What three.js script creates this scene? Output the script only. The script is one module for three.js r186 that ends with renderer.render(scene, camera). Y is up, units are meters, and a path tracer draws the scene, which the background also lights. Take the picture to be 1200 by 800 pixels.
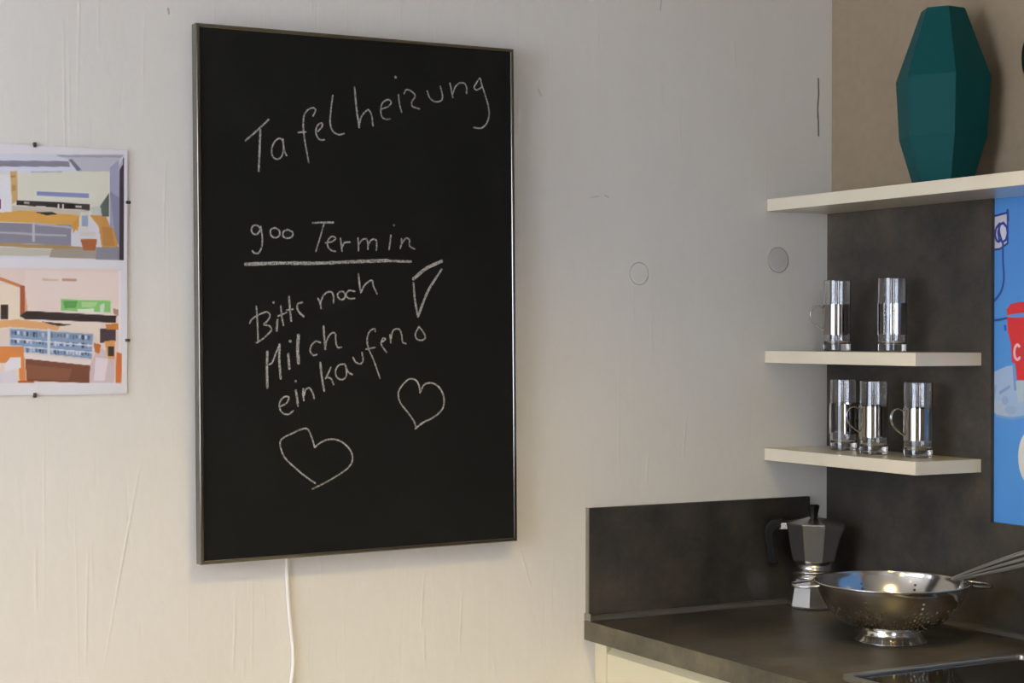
import * as THREE from 'three';
import { RoundedBoxGeometry } from 'three/addons/geometries/RoundedBoxGeometry.js';
import { mergeGeometries, mergeVertices } from 'three/addons/utils/BufferGeometryUtils.js';
import { RectAreaLightUniformsLib } from 'three/addons/lights/RectAreaLightUniformsLib.js';

// ------------------------------------------------------------------ camera, sky, exposure
// World: the blackboard wall is the plane z = 0, the wall behind the shelves is x = 0, the floor y = 0.
const scene = new THREE.Scene();
const F = 2003.66, YAW = 0.5074, PITCH = 0.00187, ROLL = 0.0023;
const EYE = new THREE.Vector3(-2.3522, 1.4475, 2.8386);
const camera = new THREE.PerspectiveCamera(2 * Math.atan(400 / F) * 180 / Math.PI, 1.5, 0.05, 60);
camera.position.copy(EYE);
const FWD = new THREE.Vector3(Math.sin(YAW) * Math.cos(PITCH), -Math.sin(PITCH), -Math.cos(YAW) * Math.cos(PITCH));
camera.lookAt(EYE.clone().add(FWD));
camera.rotateZ(ROLL);
camera.updateMatrixWorld(true);
const RIGHT = new THREE.Vector3().setFromMatrixColumn(camera.matrixWorld, 0), UP = new THREE.Vector3().setFromMatrixColumn(camera.matrixWorld, 1);

const renderer = new THREE.WebGLRenderer({ antialias: true });
renderer.toneMapping = THREE.LinearToneMapping;
renderer.toneMappingExposure = 0.95;
renderer.shadowMap.enabled = true;
RectAreaLightUniformsLib.init();

scene.background = new THREE.Color().setRGB(0.765, 0.835, 0.98).multiplyScalar(11.8);   // overcast sky outside the windows

const WARM = new THREE.Color().setRGB(1.0, 0.78, 0.30);
const DOWNLIGHTS = [[-2.45, 1.0, 1.2], [-1.0, 1.4, 13.5]];               // x, z, candela
const ADDED_PENDANT = { at: [-3.1, 2.1, 2.2], cd: 8 };

// ------------------------------------------------------------------ helpers
let seed = 12345;
const rnd = () => { seed = (seed * 1664525 + 1013904223) >>> 0; return seed / 4294967296; };
const rr = (a, b) => a + (b - a) * rnd();
// a photo pixel (1200 x 800) gives a direction; the wall, shelf or worktop it touches gives the distance
function onPlane(u, v, axis, value) {
  const d = FWD.clone().addScaledVector(RIGHT, (u - 600) / F).addScaledVector(UP, (400 - v) / F);
  return EYE.clone().addScaledVector(d, (value - EYE[axis]) / d[axis]);
}
const used = new Map();
function numbered(name) { const n = used.get(name) ?? 0; used.set(name, n + 1); return n ? `${name}_${String(n).padStart(3, '0')}` : name; }
function lit(o) { o.castShadow = true; o.receiveShadow = true; return o; }
function part(name, geo, mat, parent, label) {
  const m = lit(new THREE.Mesh(geo, mat)); m.name = name; if (label) m.userData.label = label; parent.add(m); return m;
}
function thing(name, label, category, pos = [0, 0, 0], turn = 0, group) {
  const g = new THREE.Group(); g.name = numbered(name); g.position.set(...pos); g.rotation.y = turn;
  g.userData = { label, category }; if (group) g.userData.group = group; scene.add(g); return g;
}
function single(name, geo, mat, label, category, pos = [0, 0, 0]) {
  const m = lit(new THREE.Mesh(geo, mat)); m.name = numbered(name); m.position.set(...pos); m.userData = { label, category }; scene.add(m); return m;
}
function structure(name, geo, mat, label, parent) {
  const m = lit(new THREE.Mesh(geo, mat)); m.name = parent ? name : numbered(name);
  if (!parent) m.userData = { kind: 'structure', label, category: name.split('_')[0] };
  (parent ?? scene).add(m); return m;
}
// uv in metres, by the face's main direction
function metricUV(geo) {
  const g = geo.index ? geo.toNonIndexed() : geo, p = g.attributes.position, n = g.attributes.normal, uv = new Float32Array(p.count * 2);
  for (let i = 0; i < p.count; i += 3) {
    let nx = 0, ny = 0, nz = 0;
    for (let k = 0; k < 3; k++) { nx += n.getX(i + k); ny += n.getY(i + k); nz += n.getZ(i + k); }
    nx = Math.abs(nx); ny = Math.abs(ny); nz = Math.abs(nz);
    for (let k = 0; k < 3; k++) {
      const x = p.getX(i + k), y = p.getY(i + k), z = p.getZ(i + k), j = (i + k) * 2;
      if (nz >= nx && nz >= ny) { uv[j] = x; uv[j + 1] = y; } else if (nx >= ny) { uv[j] = z; uv[j + 1] = y; } else { uv[j] = z; uv[j + 1] = x; }
    }
  }
  g.setAttribute('uv', new THREE.BufferAttribute(uv, 2)); return g;
}
// box between two corners in the parent's own coordinates, edges rounded by r
function box(x0, y0, z0, x1, y1, z1, r = 0) {
  const w = x1 - x0, h = y1 - y0, d = z1 - z0;
  const g = r ? new RoundedBoxGeometry(w, h, d, 2, r) : new THREE.BoxGeometry(w, h, d);
  g.translate((x0 + x1) / 2, (y0 + y1) / 2, (z0 + z1) / 2); return metricUV(g);
}
function merged(list) { return mergeGeometries(list.map((g) => (g.index ? g.toNonIndexed() : g))); }
function tube(points, r, seg = 48, radial = 8, closed = false) {
  return new THREE.TubeGeometry(new THREE.CatmullRomCurve3(points.map((p) => new THREE.Vector3(...p)), closed), seg, r, radial, closed);
}
function lathe(pts, seg = 64) { return new THREE.LatheGeometry(pts.map((p) => new THREE.Vector2(...p)), seg); }
// flat-faced body through polygon rings [height, radius], n corners, first corner at angle a0
function facets(rings, n, a0, capBottom = true, capTop = true) {
  const v = [], P = (h, r, k) => { const a = a0 + (k / n) * Math.PI * 2; return [r * Math.sin(a), h, r * Math.cos(a)]; };
  const tri = (a, b, c) => v.push(...a, ...b, ...c);
  for (let i = 0; i < rings.length - 1; i++) for (let k = 0; k < n; k++) {
    const a = P(...rings[i], k), b = P(...rings[i], k + 1), c = P(...rings[i + 1], k + 1), d = P(...rings[i + 1], k);
    tri(a, b, c); tri(a, c, d);
  }
  const cap = (ring, up) => { for (let k = 0; k < n; k++) { const a = P(...ring, k), b = P(...ring, k + 1), o = [0, ring[0], 0]; up ? tri(a, b, o) : tri(b, a, o); } };
  if (capBottom) cap(rings[0], false);
  if (capTop) cap(rings[rings.length - 1], true);
  const g = new THREE.BufferGeometry(); g.setAttribute('position', new THREE.Float32BufferAttribute(v, 3)); g.computeVertexNormals();
  g.setAttribute('uv', new THREE.Float32BufferAttribute(new Float32Array(v.length / 3 * 2), 2)); return g;
}
// value noise on a torus, several octaves
function noiseField(w, h, cells, octaves, gain = 0.5, ax = 1, ay = 1) {
  const out = new Float32Array(w * h); let amp = 1, sum = 0, c = cells;
  for (let o = 0; o < octaves; o++, c *= 2, amp *= gain) {
    const cx = Math.max(1, Math.round(c * ax)), cy = Math.max(1, Math.round(c * ay)), lat = Float32Array.from({ length: cx * cy }, rnd); sum += amp;
    for (let y = 0; y < h; y++) {
      const fy = (y / h) * cy, iy = Math.floor(fy), ty = fy - iy, sy = ty * ty * (3 - 2 * ty), r0 = (iy % cy) * cx, r1 = ((iy + 1) % cy) * cx;
      for (let x = 0; x < w; x++) {
        const fx = (x / w) * cx, ix = Math.floor(fx), tx = fx - ix, sx = tx * tx * (3 - 2 * tx), i0 = ix % cx, i1 = (ix + 1) % cx;
        out[y * w + x] += amp * ((lat[r0 + i0] * (1 - sx) + lat[r0 + i1] * sx) * (1 - sy) + (lat[r1 + i0] * (1 - sx) + lat[r1 + i1] * sx) * sy);
      }
    }
  }
  for (let i = 0; i < out.length; i++) out[i] /= sum;
  return out;
}
function dataTex(w, h, fn, srgb, size = 1) {
  const d = new Uint8Array(w * h * 4);
  for (let i = 0; i < w * h; i++) { const c = fn(i, i % w, (i / w) | 0); for (let k = 0; k < 3; k++) d[i * 4 + k] = Math.max(0, Math.min(255, c[k])); d[i * 4 + 3] = 255; }
  const t = new THREE.DataTexture(d, w, h); t.wrapS = t.wrapT = THREE.RepeatWrapping; t.magFilter = THREE.LinearFilter; t.minFilter = THREE.LinearMipmapLinearFilter;
  if (srgb) t.colorSpace = THREE.SRGBColorSpace; t.repeat.set(1 / (size[0] ?? size), 1 / (size[1] ?? size)); t.needsUpdate = true; return t;
}
function canvas(w, h) { const c = document.createElement('canvas'); c.width = w; c.height = h; return [c, c.getContext('2d')]; }
function canvasTex(c) { const t = new THREE.CanvasTexture(c); t.colorSpace = THREE.SRGBColorSpace; t.magFilter = THREE.LinearFilter; return t; }
const std = (o) => new THREE.MeshStandardMaterial(o), phys = (o) => new THREE.MeshPhysicalMaterial(o);

// ------------------------------------------------------------------ materials
const M = {};
{ // wallpaper: off-white, faint mottling, vertical creases and small blisters
  const W = 2048, S = 2.6, h = new Float32Array(W * W);
  const crease = (x, y, len, wid, amp, slant) => {
    const steps = Math.ceil(len / S * W), wp = wid / S * W; let dx = 0;
    for (let s = 0; s < steps; s++) {
      const t = s / steps, a = amp * Math.sin(Math.PI * t) ** 0.7; dx += slant + (rnd() - 0.5) * 0.25;
      const px = (x / S) * W + dx, py = Math.round((y / S) * W) + s, R = Math.ceil(wp * 2.5);
      for (let k = -R; k <= R; k++) { const X = Math.round(px) + k, q = (X - px) / wp; h[((py + W * 4) % W) * W + ((X + W * 4) % W)] += a * Math.exp(-q * q); }
    }
  };
  for (let i = 0; i < 420; i++) crease(rr(0, S), rr(0, S), rr(0.03, 0.22), rr(0.0012, 0.0028), rr(-0.25, 0.45), rr(-0.06, 0.06));
  for (let i = 0; i < 60; i++) crease(rr(0, S), rr(0, S), rr(0.2, 0.7), rr(0.0012, 0.002), rr(0.1, 0.4), rr(-0.03, 0.03));
  // the creases that can be picked out in the photograph (x, y from the wallpaper's origin at x = -2.6, y = 0)
  const at = (u, v) => { const p = onPlane(u, v, 'z', 0); return [p.x + 2.6, p.y]; };
  for (const [u0, v0, u1, v1, a] of [[166, 530, 119, 790, 0.6], [103, 640, 100, 790, 0.5], [42, 640, 42, 720, 0.5], [497, 668, 493, 740, 0.6], [540, 690, 538, 770, 0.5], [609, 640, 622, 690, 0.6], [805, 480, 800, 540, 0.5], [760, 530, 757, 570, 0.5], [860, 40, 862, 90, 0.5], [275, 700, 273, 790, 0.5]]) {
    const [xb, yb] = at(u1, v1), [xt, yt] = at(u0, v0), n = (yt - yb) / S * W; crease(xb, yb, yt - yb, 0.0019, a, ((xt - xb) / S * W) / n);
  }
  const grain = noiseField(W, W, 220, 3, 0.6, 1, 0.35), blotch = noiseField(W, W, 5, 4), streak = noiseField(W, W, 34, 2, 0.5, 1, 0.08);
  const [c, g] = canvas(W, W); g.fillStyle = '#fff'; g.fillRect(0, 0, W, W);
  const mark = (u, v) => { const [x, y] = at(u, v); return [(x / S) * W, (1 - y / S) * W]; };   // scuffs and the torn seam beside the corner
  const stroke = (pts, width, style) => { g.strokeStyle = style; g.lineWidth = width; g.lineCap = 'round'; g.beginPath(); pts.forEach(([u, v], i) => { const [x, y] = mark(u, v); i ? g.lineTo(x, y) : g.moveTo(x, y); }); g.stroke(); };
  stroke([[959, 92], [959.4, 110], [958.2, 128], [959, 143], [959.3, 159]], 2.6, 'rgba(70,66,68,0.85)');
  stroke([[958.4, 120], [958, 138]], 1.6, 'rgba(90,84,84,0.6)');
  stroke([[693, 231], [702, 230]], 2, 'rgba(110,105,105,0.18)'); stroke([[709, 229], [713, 231]], 2, 'rgba(110,105,105,0.25)');
  stroke([[775, 0], [774, 12]], 2, 'rgba(110,105,105,0.3)'); stroke([[631, 105], [634, 112]], 4, 'rgba(110,105,105,0.12)'); stroke([[197, 10], [198, 16]], 2.4, 'rgba(90,88,86,0.35)');
  const img = g.getImageData(0, 0, W, W).data;
  const map = dataTex(W, W, (i, x, y) => { const k = ((W - 1 - y) * W + x) * 4, m = img[k] / 255, b = 0.972 + 0.03 * blotch[i] + 0.012 * (streak[i] - 0.5) + 0.012 * (grain[i] - 0.5); return [225 * b * m, 221 * b * m, 214 * b * m]; }, true, S);
  const bump = dataTex(W, W, (i) => { const v = Math.max(0, Math.min(255, 110 + 90 * h[i] + 30 * (streak[i] - 0.5) + 26 * (grain[i] - 0.5))); return [v, v, v]; }, false, S);
  M.wallpaper = std({ map, bumpMap: bump, bumpScale: 0.0032, roughness: 0.82 });
}
{ // dark mottled concrete-look laminate, worktop and splashbacks
  const W = 1024, a = noiseField(W, W, 5, 5, 0.6), b = noiseField(W, W, 14, 4, 0.6), f = noiseField(W, W, 160, 2);
  const tone = (i) => 0.78 + 0.85 * (a[i] - 0.5) + 0.5 * (b[i] - 0.5) + 0.16 * (f[i] - 0.5) + 0.22;
  const map = dataTex(W, W, (i) => { const t = tone(i), w = (b[i] - 0.5) * 14; return [62 * t + w, 57 * t + w * 0.5, 51 * t]; }, true, 0.9);
  const rough = dataTex(W, W, (i) => { const v = 105 + 34 * (b[i] - 0.5) + 16 * (f[i] - 0.5); return [v, v, v]; }, false, 0.9);
  const bump = dataTex(W, W, (i) => { const v = 128 + 90 * (f[i] - 0.5) + 60 * (b[i] - 0.5); return [v, v, v]; }, false, 0.9);
  M.laminate = std({ map, roughnessMap: rough, roughness: 1.0, bumpMap: bump, bumpScale: 0.0002 });
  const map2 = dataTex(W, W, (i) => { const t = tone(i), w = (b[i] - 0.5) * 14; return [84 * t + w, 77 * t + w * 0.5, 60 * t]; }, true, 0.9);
  M.litEdge = std({ map: map2, roughness: 0.45 });  // same laminate tinted lighter: window light on the front edge, put into colour
  M.laminatePanel = std({ map, roughness: 0.5, bumpMap: bump, bumpScale: 0.0003 });
}
{ // unseen floor, pale lavender-grey chosen to bounce light upward
  const W = 1024, g1 = noiseField(W, W, 6, 5, 0.6, 8, 0.6), g2 = noiseField(W, W, 3, 3);
  M.floor = std({ map: dataTex(W, W, (i) => { const t = 0.8 + 0.35 * (g1[i] - 0.5) + 0.3 * (g2[i] - 0.5); return [228 * t, 218 * t, 222 * t]; }, true, 1.4), roughness: 0.45 });
}
{ const W = 512, f = noiseField(W, W, 60, 3), b = noiseField(W, W, 4, 3);
  const plaster = (r, g, bl) => std({ map: dataTex(W, W, (i) => { const t = 0.96 + 0.06 * (f[i] - 0.5) + 0.06 * (b[i] - 0.5); return [r * t, g * t, bl * t]; }, true, 1.0), bumpMap: dataTex(W, W, (i) => { const v = 255 * f[i]; return [v, v, v]; }, false, 1.0), bumpScale: 0.0006, roughness: 0.85 });
  M.beigeWall = plaster(157, 139, 115); M.whitePaint = plaster(226, 224, 218); M.greigePaint = plaster(186, 182, 172);
}
M.shelf = phys({ color: 0xdfd5bf, roughness: 0.28, clearcoat: 0.6, clearcoatRoughness: 0.12 });
M.cabinet = phys({ color: 0xddd2ae, roughness: 0.4, clearcoat: 0.2, clearcoatRoughness: 0.3 });
M.chromeFrame = std({ color: 0x7d7a72, metalness: 1, roughness: 0.16 });
M.satinSteel = std({ color: 0xb8b5b0, metalness: 1, roughness: 0.36 });
M.steel = std({ color: 0xcfcdca, metalness: 1, roughness: 0.15 });
M.band = std({ color: 0x9d9a95, metalness: 1, roughness: 0.07 });
M.aluminium = std({ color: 0xccc9c5, metalness: 1, roughness: 0.25 });
M.blackPlastic = phys({ color: 0x0b0a0a, roughness: 0.42, specularIntensity: 0.4 });
M.blackGlass = phys({ color: 0x0b0b0c, roughness: 0.12, clearcoat: 0.6, clearcoatRoughness: 0.05 });
M.whitePlastic = std({ color: 0xe9e7e0, roughness: 0.45 });
M.greyProfile = std({ color: 0x4a4743, roughness: 0.35 });
M.paleEdge = std({ color: 0x8f8a7e, metalness: 0.4, roughness: 0.4 });
M.glass = phys({ color: 0xffffff, transmission: 1, roughness: 0.01, ior: 1.5, thickness: 0.002 });
M.pane = phys({ color: 0xffffff, transmission: 1, roughness: 0.02, ior: 1.5, thickness: 0 });
M.vase = phys({ color: 0x074a4b, roughness: 0.6, specularIntensity: 0.3 });
M.darkGlaze = phys({ color: 0x121110, roughness: 0.3 });
M.shade = std({ color: 0x2b2a28, roughness: 0.5 });
M.dark = std({ color: 0x151413, roughness: 0.8 });

// ------------------------------------------------------------------ room shell
const RX = -4.2, RZ = 5.6, RH = 2.6, T = 0.2;
structure('wall_front', box(RX - T, 0, -T, T, RH, 0), M.wallpaper, 'off-white papered wall with vertical creases behind the blackboard');
{ const o = scene.getObjectByName('wall_front'), uv = o.geometry.attributes.uv; for (let i = 0; i < uv.count; i++) uv.setX(i, uv.getX(i) + 2.6); }
structure('wall_right', box(0, 0, 0, T, RH, RZ + T), M.beigeWall, 'beige painted wall behind the shelves');
// wall behind the camera with a wide window
const WX0 = -3.9, WX1 = -2.9, WY0 = 0.85, WY1 = 2.25;
structure('wall_back', merged([box(RX - T, 0, RZ, WX0, RH, RZ + T), box(WX1, 0, RZ, 0, RH, RZ + T), box(WX0, 0, RZ, WX1, WY0, RZ + T), box(WX0, WY1, RZ, WX1, RH, RZ + T)]), M.greigePaint, 'greige wall behind the viewer with a wide window');
const LZ0 = 0.3, LZ1 = 2.4;
structure('wall_left', merged([box(RX - T, 0, 0, RX, RH, LZ0), box(RX - T, 0, LZ1, RX, RH, RZ), box(RX - T, 0, LZ0, RX, WY0, LZ1), box(RX - T, WY1, LZ0, RX, RH, LZ1)]), M.greigePaint, 'greige side wall with a window far from the shelves');
structure('floor', box(RX - T, -T, -T, T, 0, RZ + T), M.floor, 'unseen floor in pale lavender-grey, toned to bounce light upward');
structure('ceiling', box(RX - T, RH, -T, T, RH + T, RZ + T), M.whitePaint, 'white ceiling with recessed downlights');
function windowUnit(name, along, x0, x1, fixed) {
  const g = new THREE.Group(); g.name = name; g.userData = { kind: 'structure', label: along === 'x' ? 'wide white framed window behind the viewer' : 'white framed window in the side wall', category: 'window' }; scene.add(g);
  const bar = (a0, a1, y0, y1) => (along === 'x' ? box(a0, y0, fixed + 0.06, a1, y1, fixed + 0.12, 0.006) : box(fixed - 0.12, y0, a0, fixed - 0.06, y1, a1, 0.006));
  const fr = 0.06, n = Math.round((x1 - x0) / 1.0), list = [bar(x0, x1, WY0, WY0 + fr), bar(x0, x1, WY1 - fr, WY1)];
  for (let i = 0; i <= n; i++) { const c = x0 + (x1 - x0) * i / n; list.push(bar(Math.max(x0, c - fr / 2), Math.min(x1, c + fr / 2), WY0 + fr, WY1 - fr)); }
  part('window_frame', merged(list), M.whitePlastic, g);
  for (let i = 0; i < n; i++) {
    const a = x0 + (x1 - x0) * i / n + fr / 2, b = x0 + (x1 - x0) * (i + 1) / n - fr / 2, h = WY1 - WY0 - 2 * fr, p = new THREE.PlaneGeometry(b - a, h);
    const m = part('pane', p, M.pane, g); m.position.set(along === 'x' ? (a + b) / 2 : fixed - 0.09, (WY0 + WY1) / 2, along === 'x' ? fixed + 0.09 : (a + b) / 2); m.rotation.y = along === 'x' ? Math.PI : Math.PI / 2;
  }
}
windowUnit('window_1', 'x', WX0, WX1, RZ);
windowUnit('window_2', 'z', LZ0, LZ1, RX);

// recessed warm downlights in the ceiling
{
  const glow = std({ color: 0xffffff, emissive: WARM, emissiveIntensity: 9 }), ring = lathe([[0.045, 0], [0.062, 0], [0.064, -0.003], [0.062, -0.006], [0.045, -0.004], [0.045, 0]], 40), disc = new THREE.CylinderGeometry(0.044, 0.044, 0.003, 40);
  const where = ['in front of the framed photos', 'in front of the blackboard'];
  DOWNLIGHTS.forEach(([x, z, cd], i) => {
    const g = thing('ceiling_downlight', `round recessed warm downlight ${where[i]}`, 'downlight', [x, RH, z], 0, 'recessed ceiling downlights');
    part('trim_ring', ring, M.whitePlastic, g); const d = part('lamp_lens', disc, glow, g); d.position.y = -0.003;
    const s = new THREE.SpotLight(WARM, cd, 0, 1.05, 0.8, 2); s.position.set(0, -0.012, 0); s.target.position.set(0, -1, 0); s.castShadow = true; s.shadow.radius = 3; s.shadow.mapSize.set(1024, 1024);
    s.name = 'lamp_light'; g.add(s, s.target);
  });
}

// added fill: unseen dome pendant that throws low warm light from the left
{
  const g = thing('added_pendant', 'added unseen dome pendant for warm fill light by the side window', 'pendant lamp', ADDED_PENDANT.at);
  part('shade', lathe([[0.02, 0.16], [0.05, 0.155], [0.11, 0.11], [0.15, 0.05], [0.165, -0.012], [0.163, -0.012], [0.147, 0.05], [0.108, 0.107], [0.05, 0.151], [0.02, 0.156]], 48), M.shade, g);
  part('flex', box(-0.003, 0.155, -0.003, 0.003, RH - ADDED_PENDANT.at[1], 0.003), M.blackPlastic, g);
  part('bulb', new THREE.SphereGeometry(0.035, 24, 16), std({ color: 0xffffff, emissive: WARM, emissiveIntensity: 12 }), g);
  const s = new THREE.SpotLight(WARM, ADDED_PENDANT.cd, 0, 1.45, 0.6, 2); s.position.set(0, -0.015, 0); s.target.position.set(0, -1, 0); s.castShadow = true; s.shadow.radius = 5; s.shadow.mapSize.set(1024, 1024); s.name = 'added_pendant_light'; g.add(s, s.target);
}

// ------------------------------------------------------------------ splashbacks, worktop, cabinet
const TOP = 0.9, CF = -0.6127, PX = -0.012;
{
  const g = thing('worktop', 'dark mottled concrete-look kitchen worktop with window light tinted into its front edge', 'worktop');
  part('slab', box(CF + 0.0015, TOP - 0.038, 0.001, -0.001, TOP, 2.6, 0.0012), M.laminate, g);
  part('lit_edge_strip', box(CF, TOP - 0.038, 0.001, CF + 0.0016, TOP - 0.0004, 2.6, 0.0006), M.litEdge, g, 'front edge strip tinted lighter as if lit from the side');  // added strip over the slab front, carries the painted side light
}
{
  const g = thing('side_splashback', 'low dark laminate splashback strip on papered wall above worktop end', 'splashback');
  part('panel', box(-0.607, TOP, 0.0005, -0.0633, TOP + 0.2179, 0.01, 0.0008), M.laminatePanel, g);
  part('edge_trim', box(-0.6093, TOP, 0.0005, -0.607, TOP + 0.2185, 0.0108), M.paleEdge, g, 'pale edge strip');
}
{ // tall panel beside the corner, low strip under the poster
  const g = thing('wall_splashback', 'dark mottled laminate panel on the wall behind shelves and colander', 'splashback');
  const s = new THREE.Shape(); s.moveTo(0, 0); s.lineTo(2.6, 0); s.lineTo(2.6, 0.2056); s.lineTo(0.4751, 0.2056); s.lineTo(0.4751, 0.8115); s.lineTo(0, 0.8115); s.closePath();
  const e = new THREE.ExtrudeGeometry(s, { depth: 0.0112, bevelEnabled: false }); e.rotateY(-Math.PI / 2); e.translate(-0.0008, TOP, 0.0008);
  part('panel', metricUV(e), M.laminatePanel, g);
}
{ // sealing profile along both walls
  const prof = (len) => { const s = new THREE.Shape(); s.moveTo(0, 0); s.lineTo(0.011, 0); s.quadraticCurveTo(0.0095, 0.0065, 0.004, 0.0095); s.lineTo(0, 0.0095); s.closePath(); return new THREE.ExtrudeGeometry(s, { depth: len, bevelEnabled: false }); };
  const a = prof(0.609 - 0.0633); a.rotateY(Math.PI / 2); a.scale(1, 1, -1); a.translate(-0.609, TOP, 0.0104); a.index ?? null;
  const flip = (g) => { const p = g.attributes.position.array; for (let i = 0; i < p.length; i += 9) for (let k = 0; k < 3; k++) { const t = p[i + 3 + k]; p[i + 3 + k] = p[i + 6 + k]; p[i + 6 + k] = t; } g.computeVertexNormals(); return g; };
  const sp = single('sealing_profile', flip(a), M.greyProfile, 'grey sealing strip where the low side splashback meets the worktop', 'sealing strip');
  part('end_cap', box(-0.6125, TOP, 0.0005, -0.609, TOP + 0.0135, 0.022, 0.001), M.paleEdge, sp, 'small pale end cap');
  const b = prof(2.4); b.scale(-1, 1, 1); b.translate(PX - 0.0005, TOP, 0.02);
  single('sealing_profile', flip(b), M.greyProfile, 'grey sealing strip running along the worktop below the tall splashback', 'sealing strip');
}
{
  const g = thing('base_cabinet', 'cream kitchen base cabinet under the dark worktop', 'cabinet');
  part('body', box(-0.566, 0.1, 0.002, -0.02, TOP - 0.039, 2.5), M.cabinet, g);
  part('plinth', box(-0.52, 0, 0.002, -0.04, 0.1, 2.5), M.dark, g);
  part('filler_panel', box(-0.588, 0.1, 0.001, -0.566, TOP - 0.0385, 0.043, 0.0008), M.cabinet, g);
  let z = 0.046;
  for (const w of [0.45, 0.6, 0.6, 0.6]) {
    const z1 = Math.min(z + w, 2.5), s = new THREE.Shape(); // door seen from its end: bevelled grip along the top
    s.moveTo(-0.588, 0.1); s.lineTo(-0.567, 0.1); s.lineTo(-0.567, 0.857); s.lineTo(-0.571, 0.857); s.lineTo(-0.588, 0.8395); s.closePath();
    const e = new THREE.ExtrudeGeometry(s, { depth: z1 - z - 0.003, bevelEnabled: false }); e.translate(0, 0, z); part('door', e, M.cabinet, g); z = z1;
  }
}
{ // black glass hob in a bright steel rim, near edge of the worktop run
  const g = thing('glass_hob', 'black glass hob with bright steel rim set into the worktop', 'hob', [-0.357, TOP, 0.98]);
  const rr2 = (w, h, r) => { const s = new THREE.Shape(), x = -w / 2, y = -h / 2; s.moveTo(x + r, y); s.lineTo(x + w - r, y); s.absarc(x + w - r, y + r, r, -Math.PI / 2, 0); s.lineTo(x + w, y + h - r); s.absarc(x + w - r, y + h - r, r, 0, Math.PI / 2); s.lineTo(x + r, y + h); s.absarc(x + r, y + h - r, r, Math.PI / 2, Math.PI); s.lineTo(x, y + r); s.absarc(x + r, y + r, r, Math.PI, 1.5 * Math.PI); return s; };
  const s = rr2(0.40, 0.575, 0.02); s.holes.push(rr2(0.375, 0.55, 0.01));
  const f = new THREE.ExtrudeGeometry(s, { depth: 0.0045, bevelEnabled: true, bevelSize: 0.002, bevelThickness: 0.002, bevelSegments: 3, curveSegments: 10 }); f.rotateX(-Math.PI / 2); f.translate(0, 0.002, 0);
  part('rim', f, M.satinSteel, g, 'bright steel rim');
  const p = new THREE.ExtrudeGeometry(rr2(0.374, 0.549, 0.01), { depth: 0.004, bevelEnabled: false, curveSegments: 8 }); p.rotateX(-Math.PI / 2); p.translate(0, 0.0002, 0);
  part('glass_plate', p, M.blackGlass, g);
}

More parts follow.
